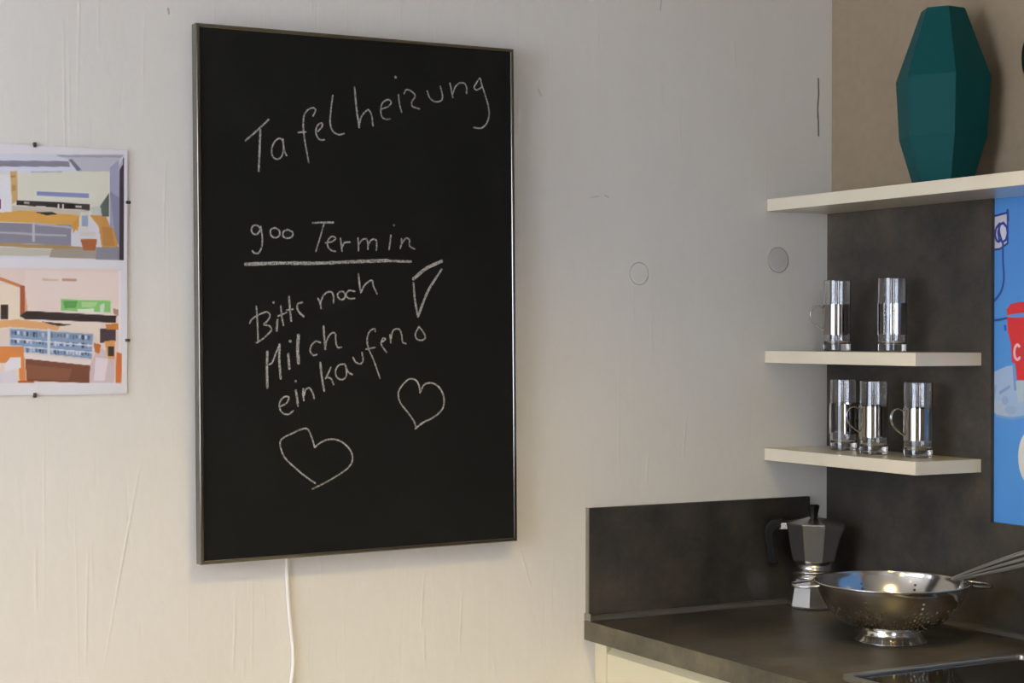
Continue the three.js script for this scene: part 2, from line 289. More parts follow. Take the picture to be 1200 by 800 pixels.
// ------------------------------------------------------------------ poster on the right-hand wall
{
  const x = -0.0035, y0 = 1.1056, z0 = 0.476, H = 0.62, L = 0.95, W = 1024, CH = Math.round(W * H / L);
  const [c, g] = canvas(W, CH), P = (u, v) => { const p = onPlane(u, v, 'x', x); return [(p.z - z0) / L * W, (1 - (p.y - y0) / H) * CH]; };
  g.fillStyle = '#4b8fd6'; g.fillRect(0, 0, W, CH);
  const path = (pts, close = true) => { g.beginPath(); pts.forEach(([u, v], i) => { const [a, b] = P(u, v); i ? g.lineTo(a, b) : g.moveTo(a, b); }); if (close) g.closePath(); };
  const curve = (pts, w, col) => { const q = new THREE.CatmullRomCurve3(pts.map(([u, v]) => { const [a, b] = P(u, v); return new THREE.Vector3(a, b, 0); })).getPoints(40); g.strokeStyle = col; g.lineWidth = w; g.lineCap = 'round'; g.lineJoin = 'round'; g.beginPath(); q.forEach((p, i) => (i ? g.lineTo(p.x, p.y) : g.moveTo(p.x, p.y))); g.stroke(); };
  // socket and plug
  path([[1162, 254], [1181, 249], [1181, 285], [1172, 291.5], [1162, 293]]); g.fillStyle = '#cfcbd2'; g.fill(); g.strokeStyle = '#1d2c78'; g.lineWidth = 4; g.stroke();
  curve([[1181, 246.5], [1181.4, 258]], 6, '#1d3c7c');
  path([[1172, 263], [1176, 261], [1180, 266], [1181, 273], [1179, 281], [1175, 283.5], [1171, 280], [1170, 272]]); g.fillStyle = '#d9d8e0'; g.fill(); g.strokeStyle = '#20309a'; g.lineWidth = 5; g.stroke();
  curve([[1171.5, 262], [1167.5, 268], [1166.5, 276], [1168.5, 282], [1171, 283]], 5, '#22307e'); curve([[1171, 263], [1171.5, 272], [1174, 281]], 4, '#22307e');
  curve([[1175.5, 284], [1175.6, 305], [1176.5, 328], [1173, 342], [1162.5, 356]], 5, '#1e3f8e');
  curve([[1158, 375], [1168, 375], [1181, 372.5]], 4.5, '#1e3f8e'); curve([[1178, 382], [1178.5, 386]], 6, '#2a4fae');
  // grey ice cubes
  path([[1162, 437], [1180, 429], [1187, 428], [1189, 446], [1206, 444], [1212, 486], [1186, 489], [1170, 488], [1163, 481], [1161, 455]]); g.fillStyle = '#9cb4d4'; g.fill();
  path([[1190, 447], [1206, 444], [1210, 468], [1193, 472]]); g.fillStyle = '#a9bcc9'; g.fill(); path([[1165, 468], [1178, 470], [1182, 487], [1168, 486]]); g.fillStyle = '#a8b6cc'; g.fill();
  curve([[1172, 460], [1183, 453]], 6, '#7c98c4'); curve([[1167, 452], [1165, 465], [1163, 478]], 5, '#86a0c8'); curve([[1188, 430], [1189, 444], [1190, 456]], 6, '#6f90c2'); curve([[1168, 487], [1185, 490], [1205, 487]], 5, '#6d9bd0');
  { const [a, b] = P(1185, 480); g.fillStyle = '#92aecb'; g.beginPath(); g.ellipse(a, b, 16, 9, 0, 0, 7); g.fill(); const [d, e] = P(1178, 469); g.fillStyle = '#8ba5cf'; g.beginPath(); g.ellipse(d, e, 9, 9, 0, 0, 7); g.fill(); }
  // red cup with a white letter
  path([[1180, 362], [1185, 356], [1196, 353.5], [1212, 356], [1216, 366], [1213, 392], [1211, 400], [1208, 446], [1192, 445], [1190, 426], [1186, 424], [1185, 402], [1181, 388]]); g.fillStyle = '#d92b30'; g.fill();
  { const [a, b] = P(1199, 369); g.fillStyle = '#5f8fd0'; g.beginPath(); g.ellipse(a, b, 44, 4.5, -0.05, 0, 7); g.fill(); }
  path([[1190, 401.5], [1204, 402], [1203, 424], [1189, 422.5]]); g.fillStyle = '#c9303c'; g.fill();
  curve([[1194.6, 405.5], [1192.4, 403.8], [1190, 406.5], [1188.9, 413], [1190, 419], [1192.6, 421.2], [1195, 419]], 6, '#e7b8c2');
  // white plate
  { const [a, b] = P(1207, 536), [a2] = P(1193.3, 536), [, b2] = P(1207, 505); g.fillStyle = '#d8d6d4'; g.beginPath(); g.ellipse(a, b, a - a2, b - b2, 0, 0, 7); g.fill(); g.fillStyle = '#b9a58e'; g.beginPath(); g.ellipse(a + 4, b - 4, (a - a2) * 0.55, (b - b2) * 0.55, 0, 0, 7); g.fill(); }
  const pg = thing('wall_poster', 'blue printed poster panel with red cup and plug drawing beside the shelves', 'poster');
  const b = new THREE.BoxGeometry(0.003, H, L); b.translate(x + 0.0015, y0 + H / 2, z0 + L / 2);
  part('backing_board', b, std({ color: 0x4b8fd6, roughness: 0.5 }), pg);
  const f = new THREE.PlaneGeometry(L, H); f.rotateY(-Math.PI / 2); f.translate(x - 0.0004, y0 + H / 2, z0 + L / 2);
  const tex = canvasTex(c); tex.wrapS = THREE.RepeatWrapping; 
  part('print', f, phys({ map: tex, roughness: 0.4, clearcoat: 0.4, clearcoatRoughness: 0.15 }), pg);
}

// ------------------------------------------------------------------ shelves
const shelfLabel = ['white floating shelf with two handled glasses, middle of three', 'white floating shelf with three handled glasses, lowest of three'];
[1.4227, 1.2217].forEach((y, i) => single('floating_shelf', box(-0.1759, y - 0.0248, 0.0008, PX - 0.0004, y, 0.4515, 0.0006), M.shelf, shelfLabel[i], 'shelf'));
single('floating_shelf', box(-0.1705, 1.7363 - 0.0248, 0.0008, -0.0008, 1.7363, 2.4, 0.0006), M.shelf, 'long white floating shelf carrying the teal vase', 'shelf');

// ------------------------------------------------------------------ vases on the top shelf
{
  const p = onPlane(1104.5, 208, 'x', -0.0905), g = thing('faceted_vase', 'teal faceted geometric vase on the long top shelf', 'vase', [p.x, 1.7363, p.z], -(YAW + 0.247));
  const rings = [[0, 0.0555], [0.003, 0.057], [0.088, 0.083], [0.198, 0.0895], [0.327, 0.0415], [0.329, 0.039]], inner = [[0.329, 0.039], [0.2, 0.083], [0.09, 0.077], [0.01, 0.05]], a0 = -0.785;
  const inn = facets(inner, 6, a0, false, false);
  const cap = facets([[0.0098, 0.05], [0.01, 0.05]], 6, a0, false, true);
  part('body', merged([facets(rings, 6, a0, true, false), inn, cap]), M.vase, g);
}
{
  const p = onPlane(1196.8, 75, 'x', -0.088), g = thing('black_vase', 'black round-bellied vase on the long top shelf beyond the teal vase', 'vase', [p.x, 1.7363, p.z + 0.1]);
  const dy = p.y - 1.7363, R = 0.0535, pts = [[0, 0], [0.045, 0], [0.046, 0.006], [0.03, 0.014], [0.02, 0.05], [0.018, dy - 0.075]];
  for (let k = 0; k <= 16; k++) { const a = -1.15 + k / 16 * 2.3; pts.push([R * Math.cos(a) + 0.018, dy + 0.075 * Math.sin(a)]); }
  pts.push([0.02, dy + 0.085], [0.018, dy + 0.12], [0.022, dy + 0.135], [0.019, dy + 0.135], [0.015, dy + 0.11], [0, dy + 0.1]);
  part('body', lathe(pts, 48), M.darkGlaze, g);
}

// ------------------------------------------------------------------ handled tea glasses
function teaGlass(label, x, z, y, turn) {
  const g = thing('tea_glass', label, 'glass', [x, y + 0.0004, z], turn, 'tea glasses in metal holders');
  const R = 0.0272, H = 0.143;
  part('tumbler', lathe([[0, 0.001], [R - 0.003, 0], [R - 0.0008, 0.001], [R, 0.003], [R, H - 0.001], [R - 0.0009, H], [R - 0.0014, H - 0.001], [R - 0.0015, 0.02], [R - 0.006, 0.0145], [0, 0.0135]], 56), M.glass, g);
  // open metal sleeve around the middle, wide gap at the back of the handle side
  const R2 = R + 0.0009, a0 = -2.35, a1 = 2.35, n = 56, y0 = 0.033, y1 = 0.094, v = [], uv = [];
  const ring = (r, k) => { const a = a0 + (a1 - a0) * k / n; return [r * Math.sin(a), r * Math.cos(a)]; };
  const quad = (a, b, c, d) => { v.push(...a, ...b, ...c, ...a, ...c, ...d); for (let i = 0; i < 12; i++) uv.push(0); };
  for (let k = 0; k < n; k++) {
    const [ax, az] = ring(R2 + 0.0008, k), [bx, bz] = ring(R2 + 0.0008, k + 1), [cx, cz] = ring(R2, k), [dx, dz] = ring(R2, k + 1);
    quad([ax, y0, az], [bx, y0, bz], [bx, y1, bz], [ax, y1, az]); quad([dx, y0, dz], [cx, y0, cz], [cx, y1, cz], [dx, y1, dz]);
    quad([ax, y1, az], [bx, y1, bz], [dx, y1, dz], [cx, y1, cz]); quad([cx, y0, cz], [dx, y0, dz], [bx, y0, bz], [ax, y0, az]);
  }
  for (const k of [0, n]) { const [ax, az] = ring(R2 + 0.0008, k), [cx, cz] = ring(R2, k); quad([ax, y0, az], [ax, y1, az], [cx, y1, cz], [cx, y0, cz]); }
  let s = new THREE.BufferGeometry(); s.setAttribute('position', new THREE.Float32BufferAttribute(v, 3)); s.setAttribute('uv', new THREE.Float32BufferAttribute(uv, 2)); s.deleteAttribute('uv'); s = mergeVertices(s, 1e-6); s.computeVertexNormals(); s = s.toNonIndexed(); s.computeVertexNormals();
  { const p = s.attributes.position, nn = s.attributes.normal; for (let i = 0; i < p.count; i++) if (Math.abs(nn.getY(i)) < 0.5) { const q = Math.hypot(p.getX(i), p.getZ(i)), sg = Math.sign(nn.getX(i) * p.getX(i) + nn.getZ(i) * p.getZ(i)) || 1; if (Math.abs(nn.getX(i) * p.getX(i) + nn.getZ(i) * p.getZ(i)) / q > 0.7) nn.setXYZ(i, sg * p.getX(i) / q, 0, sg * p.getZ(i) / q); } }
  s.setAttribute('uv', new THREE.Float32BufferAttribute(new Float32Array(s.attributes.position.count * 2), 2));
  part('metal_sleeve', s, M.band, g, 'polished metal sleeve');
  // double wire handle at local +z
  const wire = [];
  for (const o of [-0.0035, 0.0035]) wire.push(tube([[o, 0.088, R + 0.001], [o, 0.0925, R + 0.012], [o, 0.088, R + 0.022], [o, 0.075, R + 0.0265], [o, 0.06, R + 0.022], [o, 0.05, R + 0.012], [o, 0.042, R + 0.001]], 0.0014, 36, 8));
  part('handle', merged(wire), M.band, g, 'double wire handle');
}
const CAMDIR = Math.atan2(EYE.x + 0.1, EYE.z - 0.25);             // turn that would point a handle at the viewer
{
  const H2 = 1.4227, H1 = 1.2217, put = (u, v, x) => onPlane(u, v, 'x', x);
  let p = put(981, 411, -0.092); teaGlass('tea glass with wire handle towards the papered wall, on middle shelf', p.x, p.z, H2, CAMDIR - 1.5);
  p = put(1045.5, 411, -0.088); teaGlass('tea glass on middle shelf with its handle turned away', p.x, p.z, H2, CAMDIR + 2.75);
  p = put(988.5, 529, -0.07); teaGlass('tea glass on the lowest shelf nearest the papered wall', p.x, p.z, H1, CAMDIR + 2.2);
  p = put(1024, 531, -0.098); teaGlass('tea glass on the lowest shelf between two other glasses', p.x, p.z, H1, CAMDIR - 1.35);
  p = put(1076, 534, -0.09); teaGlass('tea glass on the lowest shelf nearest the blue poster', p.x, p.z, H1, CAMDIR - 1.25);
}

// ------------------------------------------------------------------ moka pot
{
  const q = onPlane(953.5, 716, 'y', TOP), toCam = new THREE.Vector3(EYE.x - q.x, 0, EYE.z - q.z).normalize(), yaw = Math.atan2(toCam.x, toCam.z);
  const c = q.clone().addScaledVector(toCam, -0.052), g = thing('moka_pot', 'eight-sided aluminium moka pot with black handle in the worktop corner', 'moka pot', [c.x, TOP + 0.0003, c.z], yaw);
  const A8 = Math.PI / 8;
  part('boiler', facets([[0, 0.051], [0.002, 0.0542], [0.006, 0.0545], [0.057, 0.0445], [0.0605, 0.0415]], 8, -0.15), M.aluminium, g);
  const vlv = new THREE.CylinderGeometry(0.0045, 0.005, 0.008, 12); vlv.rotateZ(Math.PI / 2); vlv.translate(0.043, 0.044, 0.018); part('safety_valve', vlv, M.aluminium, g);
  part('collar', lathe([[0, 0.06], [0.041, 0.06], [0.0425, 0.062], [0.0425, 0.0655], [0.0385, 0.0672], [0.0385, 0.07], [0.042, 0.072], [0.042, 0.0755], [0.036, 0.078], [0.0345, 0.082], [0.0345, 0.096], [0, 0.096]], 56), M.aluminium, g);
  part('pot', facets([[0.094, 0.040], [0.098, 0.0455], [0.168, 0.0585], [0.1705, 0.0590]], 8, A8), M.aluminium, g);
  { const v = []; const tri = (...p) => p.forEach((x) => v.push(...x)); // pouring lip on the side away from the handle
    const a = [0.05, 0.1695, 0.016], b = [0.05, 0.1695, -0.016], t = [0.0665, 0.1735, 0], l = [0.047, 0.128, 0];
    tri(a, l, t); tri(t, l, b); tri(a, t, b); tri(a, b, l);
    const s = new THREE.BufferGeometry(); s.setAttribute('position', new THREE.Float32BufferAttribute(v, 3)); s.computeVertexNormals(); s.setAttribute('uv', new THREE.Float32BufferAttribute(new Float32Array(v.length / 3 * 2), 2)); part('spout', s, M.aluminium, g); }
  const lid = part('lid', facets([[0.1708, 0.0592], [0.1728, 0.0592], [0.1815, 0.022], [0.1845, 0.011]], 8, A8), M.aluminium, g);
  part('knob', facets([[0.184, 0.008], [0.189, 0.0078], [0.196, 0.0092], [0.2065, 0.0118], [0.2095, 0.0095]], 8, 0), M.blackPlastic, lid, 'black plastic knob');
  const hg = box(-0.075, 0.1575, -0.008, -0.05, 0.1715, 0.008, 0.002); part('hinge', hg, M.aluminium, g);
  const hs = new THREE.Shape(); [[-0.066, 0.178], [-0.084, 0.1765], [-0.0955, 0.161], [-0.097, 0.150], [-0.0935, 0.125], [-0.0875, 0.093], [-0.0845, 0.0885], [-0.073, 0.0895], [-0.0745, 0.094], [-0.0815, 0.125], [-0.084, 0.150], [-0.0775, 0.1585], [-0.066, 0.160]].forEach(([x, y], i) => (i ? hs.lineTo(x, y) : hs.moveTo(x, y)));
  const he = new THREE.ExtrudeGeometry(hs, { depth: 0.012, bevelEnabled: true, bevelSize: 0.002, bevelThickness: 0.002, bevelSegments: 3 }); he.translate(0, 0, -0.006); part('handle', he, M.blackPlastic, g, 'black angular handle');
}

// ------------------------------------------------------------------ colander with whisk
const COL = new THREE.Vector3(-0.2365, TOP + 0.0003, 0.456);
{
  const g = thing('colander', 'stainless steel colander with ring foot on the worktop', 'colander', COL.toArray(), -YAW);
  const out = [[0.0555, 0.022], [0.075, 0.0265], [0.096, 0.0395], [0.114, 0.0575], [0.127, 0.078], [0.1345, 0.096], [0.1365, 0.1045]];
  const curve = new THREE.CatmullRomCurve3(out.map(([r, y]) => new THREE.Vector3(r, y, 0))).getPoints(40).map((p) => [p.x, p.y]);
  // wall of the bowl with its punched holes (cut out by the alpha map: u around, v from the foot up)
  const W = 2048, H = 256, holes = new Uint8Array(W * H).fill(255);
  const cut = (u, v, r) => { const cx = ((u % 1) + 1) % 1 * W, cy = v * H, rx = r / 0.7 * W, ry = r / 0.118 * H; for (let y = Math.floor(cy - ry); y <= cy + ry; y++) for (let x = Math.floor(cx - rx); x <= cx + rx; x++) if (((x - cx) / rx) ** 2 + ((y - cy) / ry) ** 2 <= 1 && y >= 0 && y < H) holes[y * W + ((x + W) % W)] = 0; };
  for (let k = 0; k < 8; k++) { // star-shaped groups of holes
    const u0 = (k + 0.28) / 8, v0 = 0.42;
    cut(u0, v0, 0.0021);
    for (let a = 0; a < 6; a++) for (let j = 1; j <= 4; j++) cut(u0 + Math.cos(a * Math.PI / 3 + 0.52) * 0.0125 * j, v0 + Math.sin(a * Math.PI / 3 + 0.52) * 0.075 * j, 0.0021);
    for (let a = 0; a < 6; a++) for (const q of [0.8, 1.3]) cut(u0 + Math.cos(a * Math.PI / 3) * 0.0245 * q, v0 + Math.sin(a * Math.PI / 3) * 0.135 * q, 0.0021);
    for (let j = 0; j < 5; j++) { cut(u0 + 0.0625, 0.16 + j * 0.07, 0.0019); cut(u0 + 0.0535, 0.13 + j * 0.06, 0.0019); cut(u0 + 0.0715, 0.13 + j * 0.06, 0.0019); }
  }
  const alpha = dataTex(W, H, (i) => [holes[i], holes[i], holes[i]], false, 1); alpha.wrapT = THREE.ClampToEdgeWrapping;
  const punched = std({ color: 0xcfcdca, metalness: 1, roughness: 0.15, alphaMap: alpha, alphaTest: 0.5, side: THREE.DoubleSide });
  part('bowl', lathe(curve, 96), punched, g, 'bowl with punched drain holes');
  part('bowl_base', lathe([[0, 0.0195], [0.03, 0.0197], [0.05, 0.0208], [0.0556, 0.0221], [0.0556, 0.0214], [0.03, 0.0187], [0, 0.0185]], 64), M.steel, g);
  part('rim', lathe([[0.1363, 0.103], [0.1368, 0.106], [0.1378, 0.1075], [0.1395, 0.1078], [0.1408, 0.1068], [0.1408, 0.1052], [0.1395, 0.1043], [0.1375, 0.1045], [0.1363, 0.103]], 96), M.steel, g);
  part('foot_ring', lathe([[0.0535, 0.0225], [0.0535, 0.016], [0.0565, 0.011], [0.0620, 0.003], [0.0645, 0.0012], [0.0650, 0], [0.0638, 0], [0.0612, 0.0025], [0.0555, 0.0108], [0.0526, 0.016], [0.0526, 0.0215]], 80), M.steel, g);
  for (const s of [-1, 1]) part('handle', tube([[s * 0.1375, 0.1035, 0.038], [s * 0.156, 0.101, 0.035], [s * 0.176, 0.1, 0.022], [s * 0.181, 0.1, 0], [s * 0.176, 0.1, -0.022], [s * 0.156, 0.101, -0.035], [s * 0.1375, 0.1035, -0.038]], 0.0026, 40, 8), M.steel, g, 'wire loop handle');
}
{ // balloon whisk: tip in the colander, resting on its rim, handle leaning on the wall behind
  const a = new THREE.Vector3(-0.1245, TOP + 0.1175, 0.522), dir = new THREE.Vector3(0.225, 0.36, 1).normalize();
  const g = thing('whisk', 'steel wire whisk resting across the colander rim', 'whisk', a.toArray());
  g.quaternion.setFromUnitVectors(new THREE.Vector3(0, 0, 1), dir);
  for (let k = 0; k < 4; k++) {
    const th = k / 4 * Math.PI + 0.2, c = Math.cos(th), s = Math.sin(th), prof = [[0.004, 0.235], [0.009, 0.19], [0.0128, 0.14], [0.0118, 0.1], [0.009, 0.05], [0.0062, 0.01], [0.0035, -0.02], [0.0015, -0.032]];
    const pts = [...prof.map(([r, t]) => [r * c, r * s, t + 0.006]), ...prof.slice().reverse().map(([r, t]) => [-r * c, -r * s, t + 0.006])];
    part('wire', tube(pts, 0.0014, 72, 8), M.satinSteel, g);
  }
  const h = lathe([[0, 0], [0.0065, 0], [0.0075, 0.01], [0.0065, 0.03], [0.008, 0.07], [0.0085, 0.1], [0.006, 0.112], [0, 0.113]], 24); h.rotateX(Math.PI / 2); h.translate(0, 0, 0.226); part('handle', h, M.steel, g);
}

// ------------------------------------------------------------------ blackboard with chalk writing
{
  const BX = -1.0951, BY = 1.5248, BW = 0.6185, BH = 0.9235, ROT = 0.0112, FZ = 0.035;
  const g = thing('blackboard', 'black wall-mounted blackboard heater with chalk writing and slim metal frame', 'blackboard', [BX, BY, 0]); g.rotation.z = ROT;
  const fw = 0.0072, s = new THREE.Shape(); s.moveTo(-BW / 2, -BH / 2); s.lineTo(BW / 2, -BH / 2); s.lineTo(BW / 2, BH / 2); s.lineTo(-BW / 2, BH / 2); s.closePath();
  const hole = new THREE.Path(); hole.moveTo(-BW / 2 + fw, -BH / 2 + fw); hole.lineTo(-BW / 2 + fw, BH / 2 - fw); hole.lineTo(BW / 2 - fw, BH / 2 - fw); hole.lineTo(BW / 2 - fw, -BH / 2 + fw); hole.closePath(); s.holes.push(hole);
  const e = new THREE.ExtrudeGeometry(s, { depth: 0.021, bevelEnabled: true, bevelSize: 0.0022, bevelThickness: 0.0022, bevelOffset: -0.0022, bevelSegments: 5 }); e.translate(0, 0, FZ - 0.023);
  part('frame', e, M.chromeFrame, g, 'slim polished metal frame');
  part('rear_box', box(-BW / 2 + 0.06, -BH / 2 + 0.06, 0.0006, BW / 2 - 0.06, BH / 2 - 0.06, 0.013), M.whitePlastic, g);
  const W = 1200, H = Math.round(W * BH / BW), [c, x] = canvas(W, H), [c2, k] = canvas(W, H);
  x.fillStyle = '#161615'; x.fillRect(0, 0, W, H);
  const P = (u, v) => { const p = onPlane(u, v, 'z', FZ - 0.002), dx = p.x - BX, dy = p.y - BY, lx = dx * Math.cos(ROT) + dy * Math.sin(ROT), ly = -dx * Math.sin(ROT) + dy * Math.cos(ROT); return [(lx / BW + 0.5) * W, (0.5 - ly / BH) * H]; };
  const ppx = W / 376, chalk = (ox, oy, sc, list) => list.forEach(({ p, w = 2 }) => {
    const q = []; for (let i = 0; i < p.length; i += 2) q.push(P(ox + p[i] / sc, oy + p[i + 1] / sc));
    k.fillStyle = k.strokeStyle = '#fff'; k.lineCap = 'round'; k.lineJoin = 'round';
    if (q.length === 1) { k.beginPath(); k.arc(q[0][0], q[0][1], w * ppx * 0.55, 0, 7); k.fill(); return; }
    const cv = new THREE.CatmullRomCurve3(q.map(([a, b]) => new THREE.Vector3(a, b, 0)), false, 'centripetal').getPoints(q.length * 10);
    for (let i = 0; i < cv.length - 1; i++) { k.globalAlpha = 0.8 + 0.2 * rnd(); k.lineWidth = w * ppx * rr(0.72, 0.98); k.beginPath(); k.moveTo(cv[i].x, cv[i].y); k.lineTo(cv[i + 1].x, cv[i + 1].y); k.stroke(); }
    k.globalAlpha = 1;
  });
  const S = (...p) => ({ p }), B = (w, ...p) => ({ p, w });
  chalk(280, 80, 6.156, [B(2.4, 50, 520, 130, 450, 215, 370), B(2.6, 155, 445, 150, 590, 143, 740), S(318, 520, 295, 505, 262, 525, 238, 580, 245, 635, 275, 655, 305, 640, 322, 590, 318, 520), S(318, 510, 328, 590, 345, 630),
    S(535, 345, 553, 300, 540, 285, 505, 295, 475, 330, 465, 400, 470, 480, 490, 600, 505, 680), S(430, 462, 485, 458), S(570, 455, 600, 420, 602, 398, 580, 400, 558, 435, 560, 480, 585, 515, 620, 515), S(678, 195, 665, 300, 660, 400, 680, 455, 720, 478, 760, 470),
    B(2.4, 835, 135, 848, 280, 868, 425), S(868, 425, 880, 360, 910, 315, 935, 300, 955, 330, 968, 415)]);
  chalk(400, 70, 6, [S(285, 345, 335, 325, 352, 298, 330, 280, 290, 305, 278, 360, 290, 405, 320, 418, 345, 415), S(403, 245, 410, 310, 425, 370), B(3, 383, 122), S(440, 240, 460, 210, 505, 230, 520, 255, 495, 300, 500, 325, 550, 345), S(605, 220, 625, 270, 665, 295, 705, 285, 712, 255, 697, 185),
    S(765, 165, 775, 215, 785, 265), S(785, 240, 800, 195, 830, 165, 865, 165, 880, 190, 882, 235), S(990, 185, 975, 130, 950, 165, 935, 195, 950, 212, 985, 195), S(985, 165, 1010, 240, 1035, 330, 1040, 390, 1020, 450, 985, 480, 930, 475)]);
  chalk(280, 245, 5.4545, [S(140, 130, 120, 105, 95, 105, 80, 130, 90, 155, 115, 160, 140, 130), S(140, 110, 150, 180, 145, 245, 125, 280, 100, 280, 85, 265), S(235, 118, 205, 130, 205, 165, 230, 182, 258, 170, 260, 140, 235, 118), S(312, 130, 285, 145, 285, 175, 310, 185, 340, 175, 345, 150, 312, 130),
    B(2.4, 472, 88, 540, 85, 605, 85), S(545, 90, 520, 180, 492, 270), S(555, 215, 600, 205, 620, 185, 595, 175, 570, 200, 570, 240, 590, 262, 618, 270), S(650, 185, 655, 230, 660, 270), S(660, 245, 675, 215, 710, 210), S(762, 185, 765, 225, 765, 265), S(768, 225, 790, 195, 815, 190, 825, 215, 825, 255), S(828, 225, 850, 195, 875, 195, 882, 225, 878, 262),
    S(972, 165, 967, 210, 960, 258), B(2.4, 992, 102), S(1040, 190, 1040, 220, 1032, 250), S(1045, 215, 1070, 185, 1090, 195, 1092, 235, 1125, 255), B(4.2, 45, 352, 250, 345, 500, 345, 750, 335, 950, 328), B(3, 940, 330, 1100, 335)]);
  chalk(285, 310, 7.06, [S(110, 345, 118, 470, 125, 640), S(55, 485, 75, 450, 150, 405, 200, 392, 222, 415, 205, 460, 172, 495, 215, 505, 235, 535, 200, 580, 125, 640, 108, 645), B(2.6, 285, 455, 278, 545), B(2.6, 252, 312), S(312, 340, 320, 430, 335, 505), S(290, 425, 360, 395), B(2.4, 380, 262, 388, 370, 398, 465), S(360, 375, 415, 368),
    B(2.4, 490, 312, 455, 325, 448, 360, 470, 400, 500, 428), S(620, 280, 635, 310, 645, 360), S(640, 320, 665, 255, 705, 225, 735, 230, 748, 265, 748, 318), S(800, 222, 782, 250, 800, 285, 830, 285, 845, 255, 830, 225, 800, 222), S(925, 222, 875, 215, 850, 250, 880, 280, 925, 278), B(2.4, 955, 75, 962, 150, 975, 230), S(975, 230, 1010, 165, 1065, 130, 1080, 180, 1108, 240)]);
  chalk(295, 370, 6.4, [B(3, 118, 270, 115, 400, 118, 540), S(130, 365, 150, 355, 180, 285, 210, 215), B(2.8, 210, 215, 207, 320, 218, 470), B(3, 275, 285, 283, 395), B(3.2, 290, 190), B(3.8, 352, 145, 345, 240, 352, 355), S(515, 200, 485, 190, 450, 220, 440, 265, 465, 295, 490, 290), B(2.6, 540, 78, 545, 160, 553, 248), S(553, 248, 565, 180, 600, 130, 625, 130, 632, 190, 645, 235, 675, 235),
    S(215, 680, 265, 650, 278, 610, 250, 605, 215, 640, 210, 690, 235, 730, 275, 738, 315, 710), B(2.6, 332, 560, 340, 610, 348, 675), B(2.6, 330, 490), S(388, 545, 385, 590, 392, 635), S(392, 600, 405, 555, 430, 540, 455, 570, 470, 620), B(2.6, 515, 350, 525, 450, 545, 565), S(595, 385, 575, 430, 555, 470), S(560, 460, 595, 470, 615, 515),
    S(695, 360, 655, 370, 630, 410, 640, 460, 680, 478, 710, 450, 705, 370), S(700, 365, 725, 420, 755, 440), S(760, 310, 780, 345, 815, 360, 835, 340, 828, 275)]);
  chalk(370, 290, 4.706, [S(330, 462, 325, 448, 300, 460, 285, 500, 290, 550, 320, 620, 355, 720), S(278, 560, 330, 550), S(360, 525, 385, 505, 372, 500, 362, 530, 375, 555, 392, 578), S(410, 480, 415, 525), S(415, 505, 430, 455, 460, 450, 475, 480, 480, 520, 498, 530), S(570, 435, 550, 480, 560, 505, 590, 510, 605, 495, 590, 460, 570, 435),
    B(4.2, 540, 172, 610, 115, 695, 75), B(2.8, 540, 195, 548, 290, 565, 380), B(3.2, 565, 380, 620, 240, 695, 120)]);
  chalk(320, 430, 5, [S(245, 470, 230, 420, 205, 365, 185, 360, 120, 385, 45, 430, 45, 470, 70, 530, 130, 590, 190, 640, 248, 680), S(245, 470, 275, 445, 320, 425, 370, 425, 420, 450, 460, 500, 465, 550, 440, 590, 370, 640, 300, 680, 230, 715),
    S(862, 150, 855, 105, 835, 75, 800, 70, 755, 110, 735, 150, 745, 205, 790, 265, 825, 315, 838, 350), B(2.3, 862, 150, 885, 105, 920, 92, 965, 110, 995, 155, 1003, 205, 990, 250, 940, 295, 880, 325, 835, 360)]);
  // chalk grain: the board's tooth shows through the strokes; a little wiped dust around them
  const base = x.getImageData(0, 0, W, H), ink = k.getImageData(0, 0, W, H).data, tooth = noiseField(W, H, 420, 2, 0.7, 1, 1.49), dust = noiseField(W, H, 6, 5, 0.6);
  for (let i = 0; i < W * H; i++) {
    const a = ink[i * 4 + 3] / 255 * Math.max(0.25, Math.min(1, 0.15 + 1.35 * tooth[i])), d = Math.max(0, dust[i] - 0.5) * 14, col = [188, 184, 178];
    for (let j = 0; j < 3; j++) base.data[i * 4 + j] = (base.data[i * 4 + j] + d) * (1 - a) + col[j] * a;
  }
  x.putImageData(base, 0, 0);
  part('panel', box(-BW / 2 + fw - 0.0005, -BH / 2 + fw - 0.0005, 0.014, BW / 2 - fw + 0.0005, BH / 2 - fw + 0.0005, FZ - 0.003), std({ color: 0x1c1b1a, roughness: 0.6 }), g, 'black matt writing surface');
  const face = new THREE.PlaneGeometry(BW, BH); { const p = face.attributes.position, u = face.attributes.uv, hw = BW / 2 - fw, hh = BH / 2 - fw; for (let i = 0; i < 4; i++) { p.setX(i, Math.sign(p.getX(i)) * hw); p.setY(i, Math.sign(p.getY(i)) * hh); u.setXY(i, p.getX(i) / BW + 0.5, p.getY(i) / BH + 0.5); } }
  face.translate(0, 0, FZ - 0.0026); part('chalk_writing', face, phys({ map: canvasTex(c), roughness: 0.8, specularIntensity: 0.35 }), g, 'white chalk handwriting and two hearts');
}
{ // white supply cord hanging from the board
  const pts = [[336.5, 640], [337, 660], [338, 690], [340, 720], [342.5, 745], [344.5, 765], [344, 785], [341.5, 805]].map(([u, v], i) => { const p = onPlane(u, v, 'z', 0.008); return [p.x, p.y, i ? 0.0045 : 0.0075]; });
  const l = pts[pts.length - 1]; pts.push([l[0] - 0.012, l[1] - 0.15, 0.0045], [l[0] - 0.004, l[1] - 0.42, 0.0045]);
  single('power_cord', tube(pts, 0.0036, 80, 8), M.whitePlastic, 'white power cord hanging down the wall below the blackboard', 'cord');
}

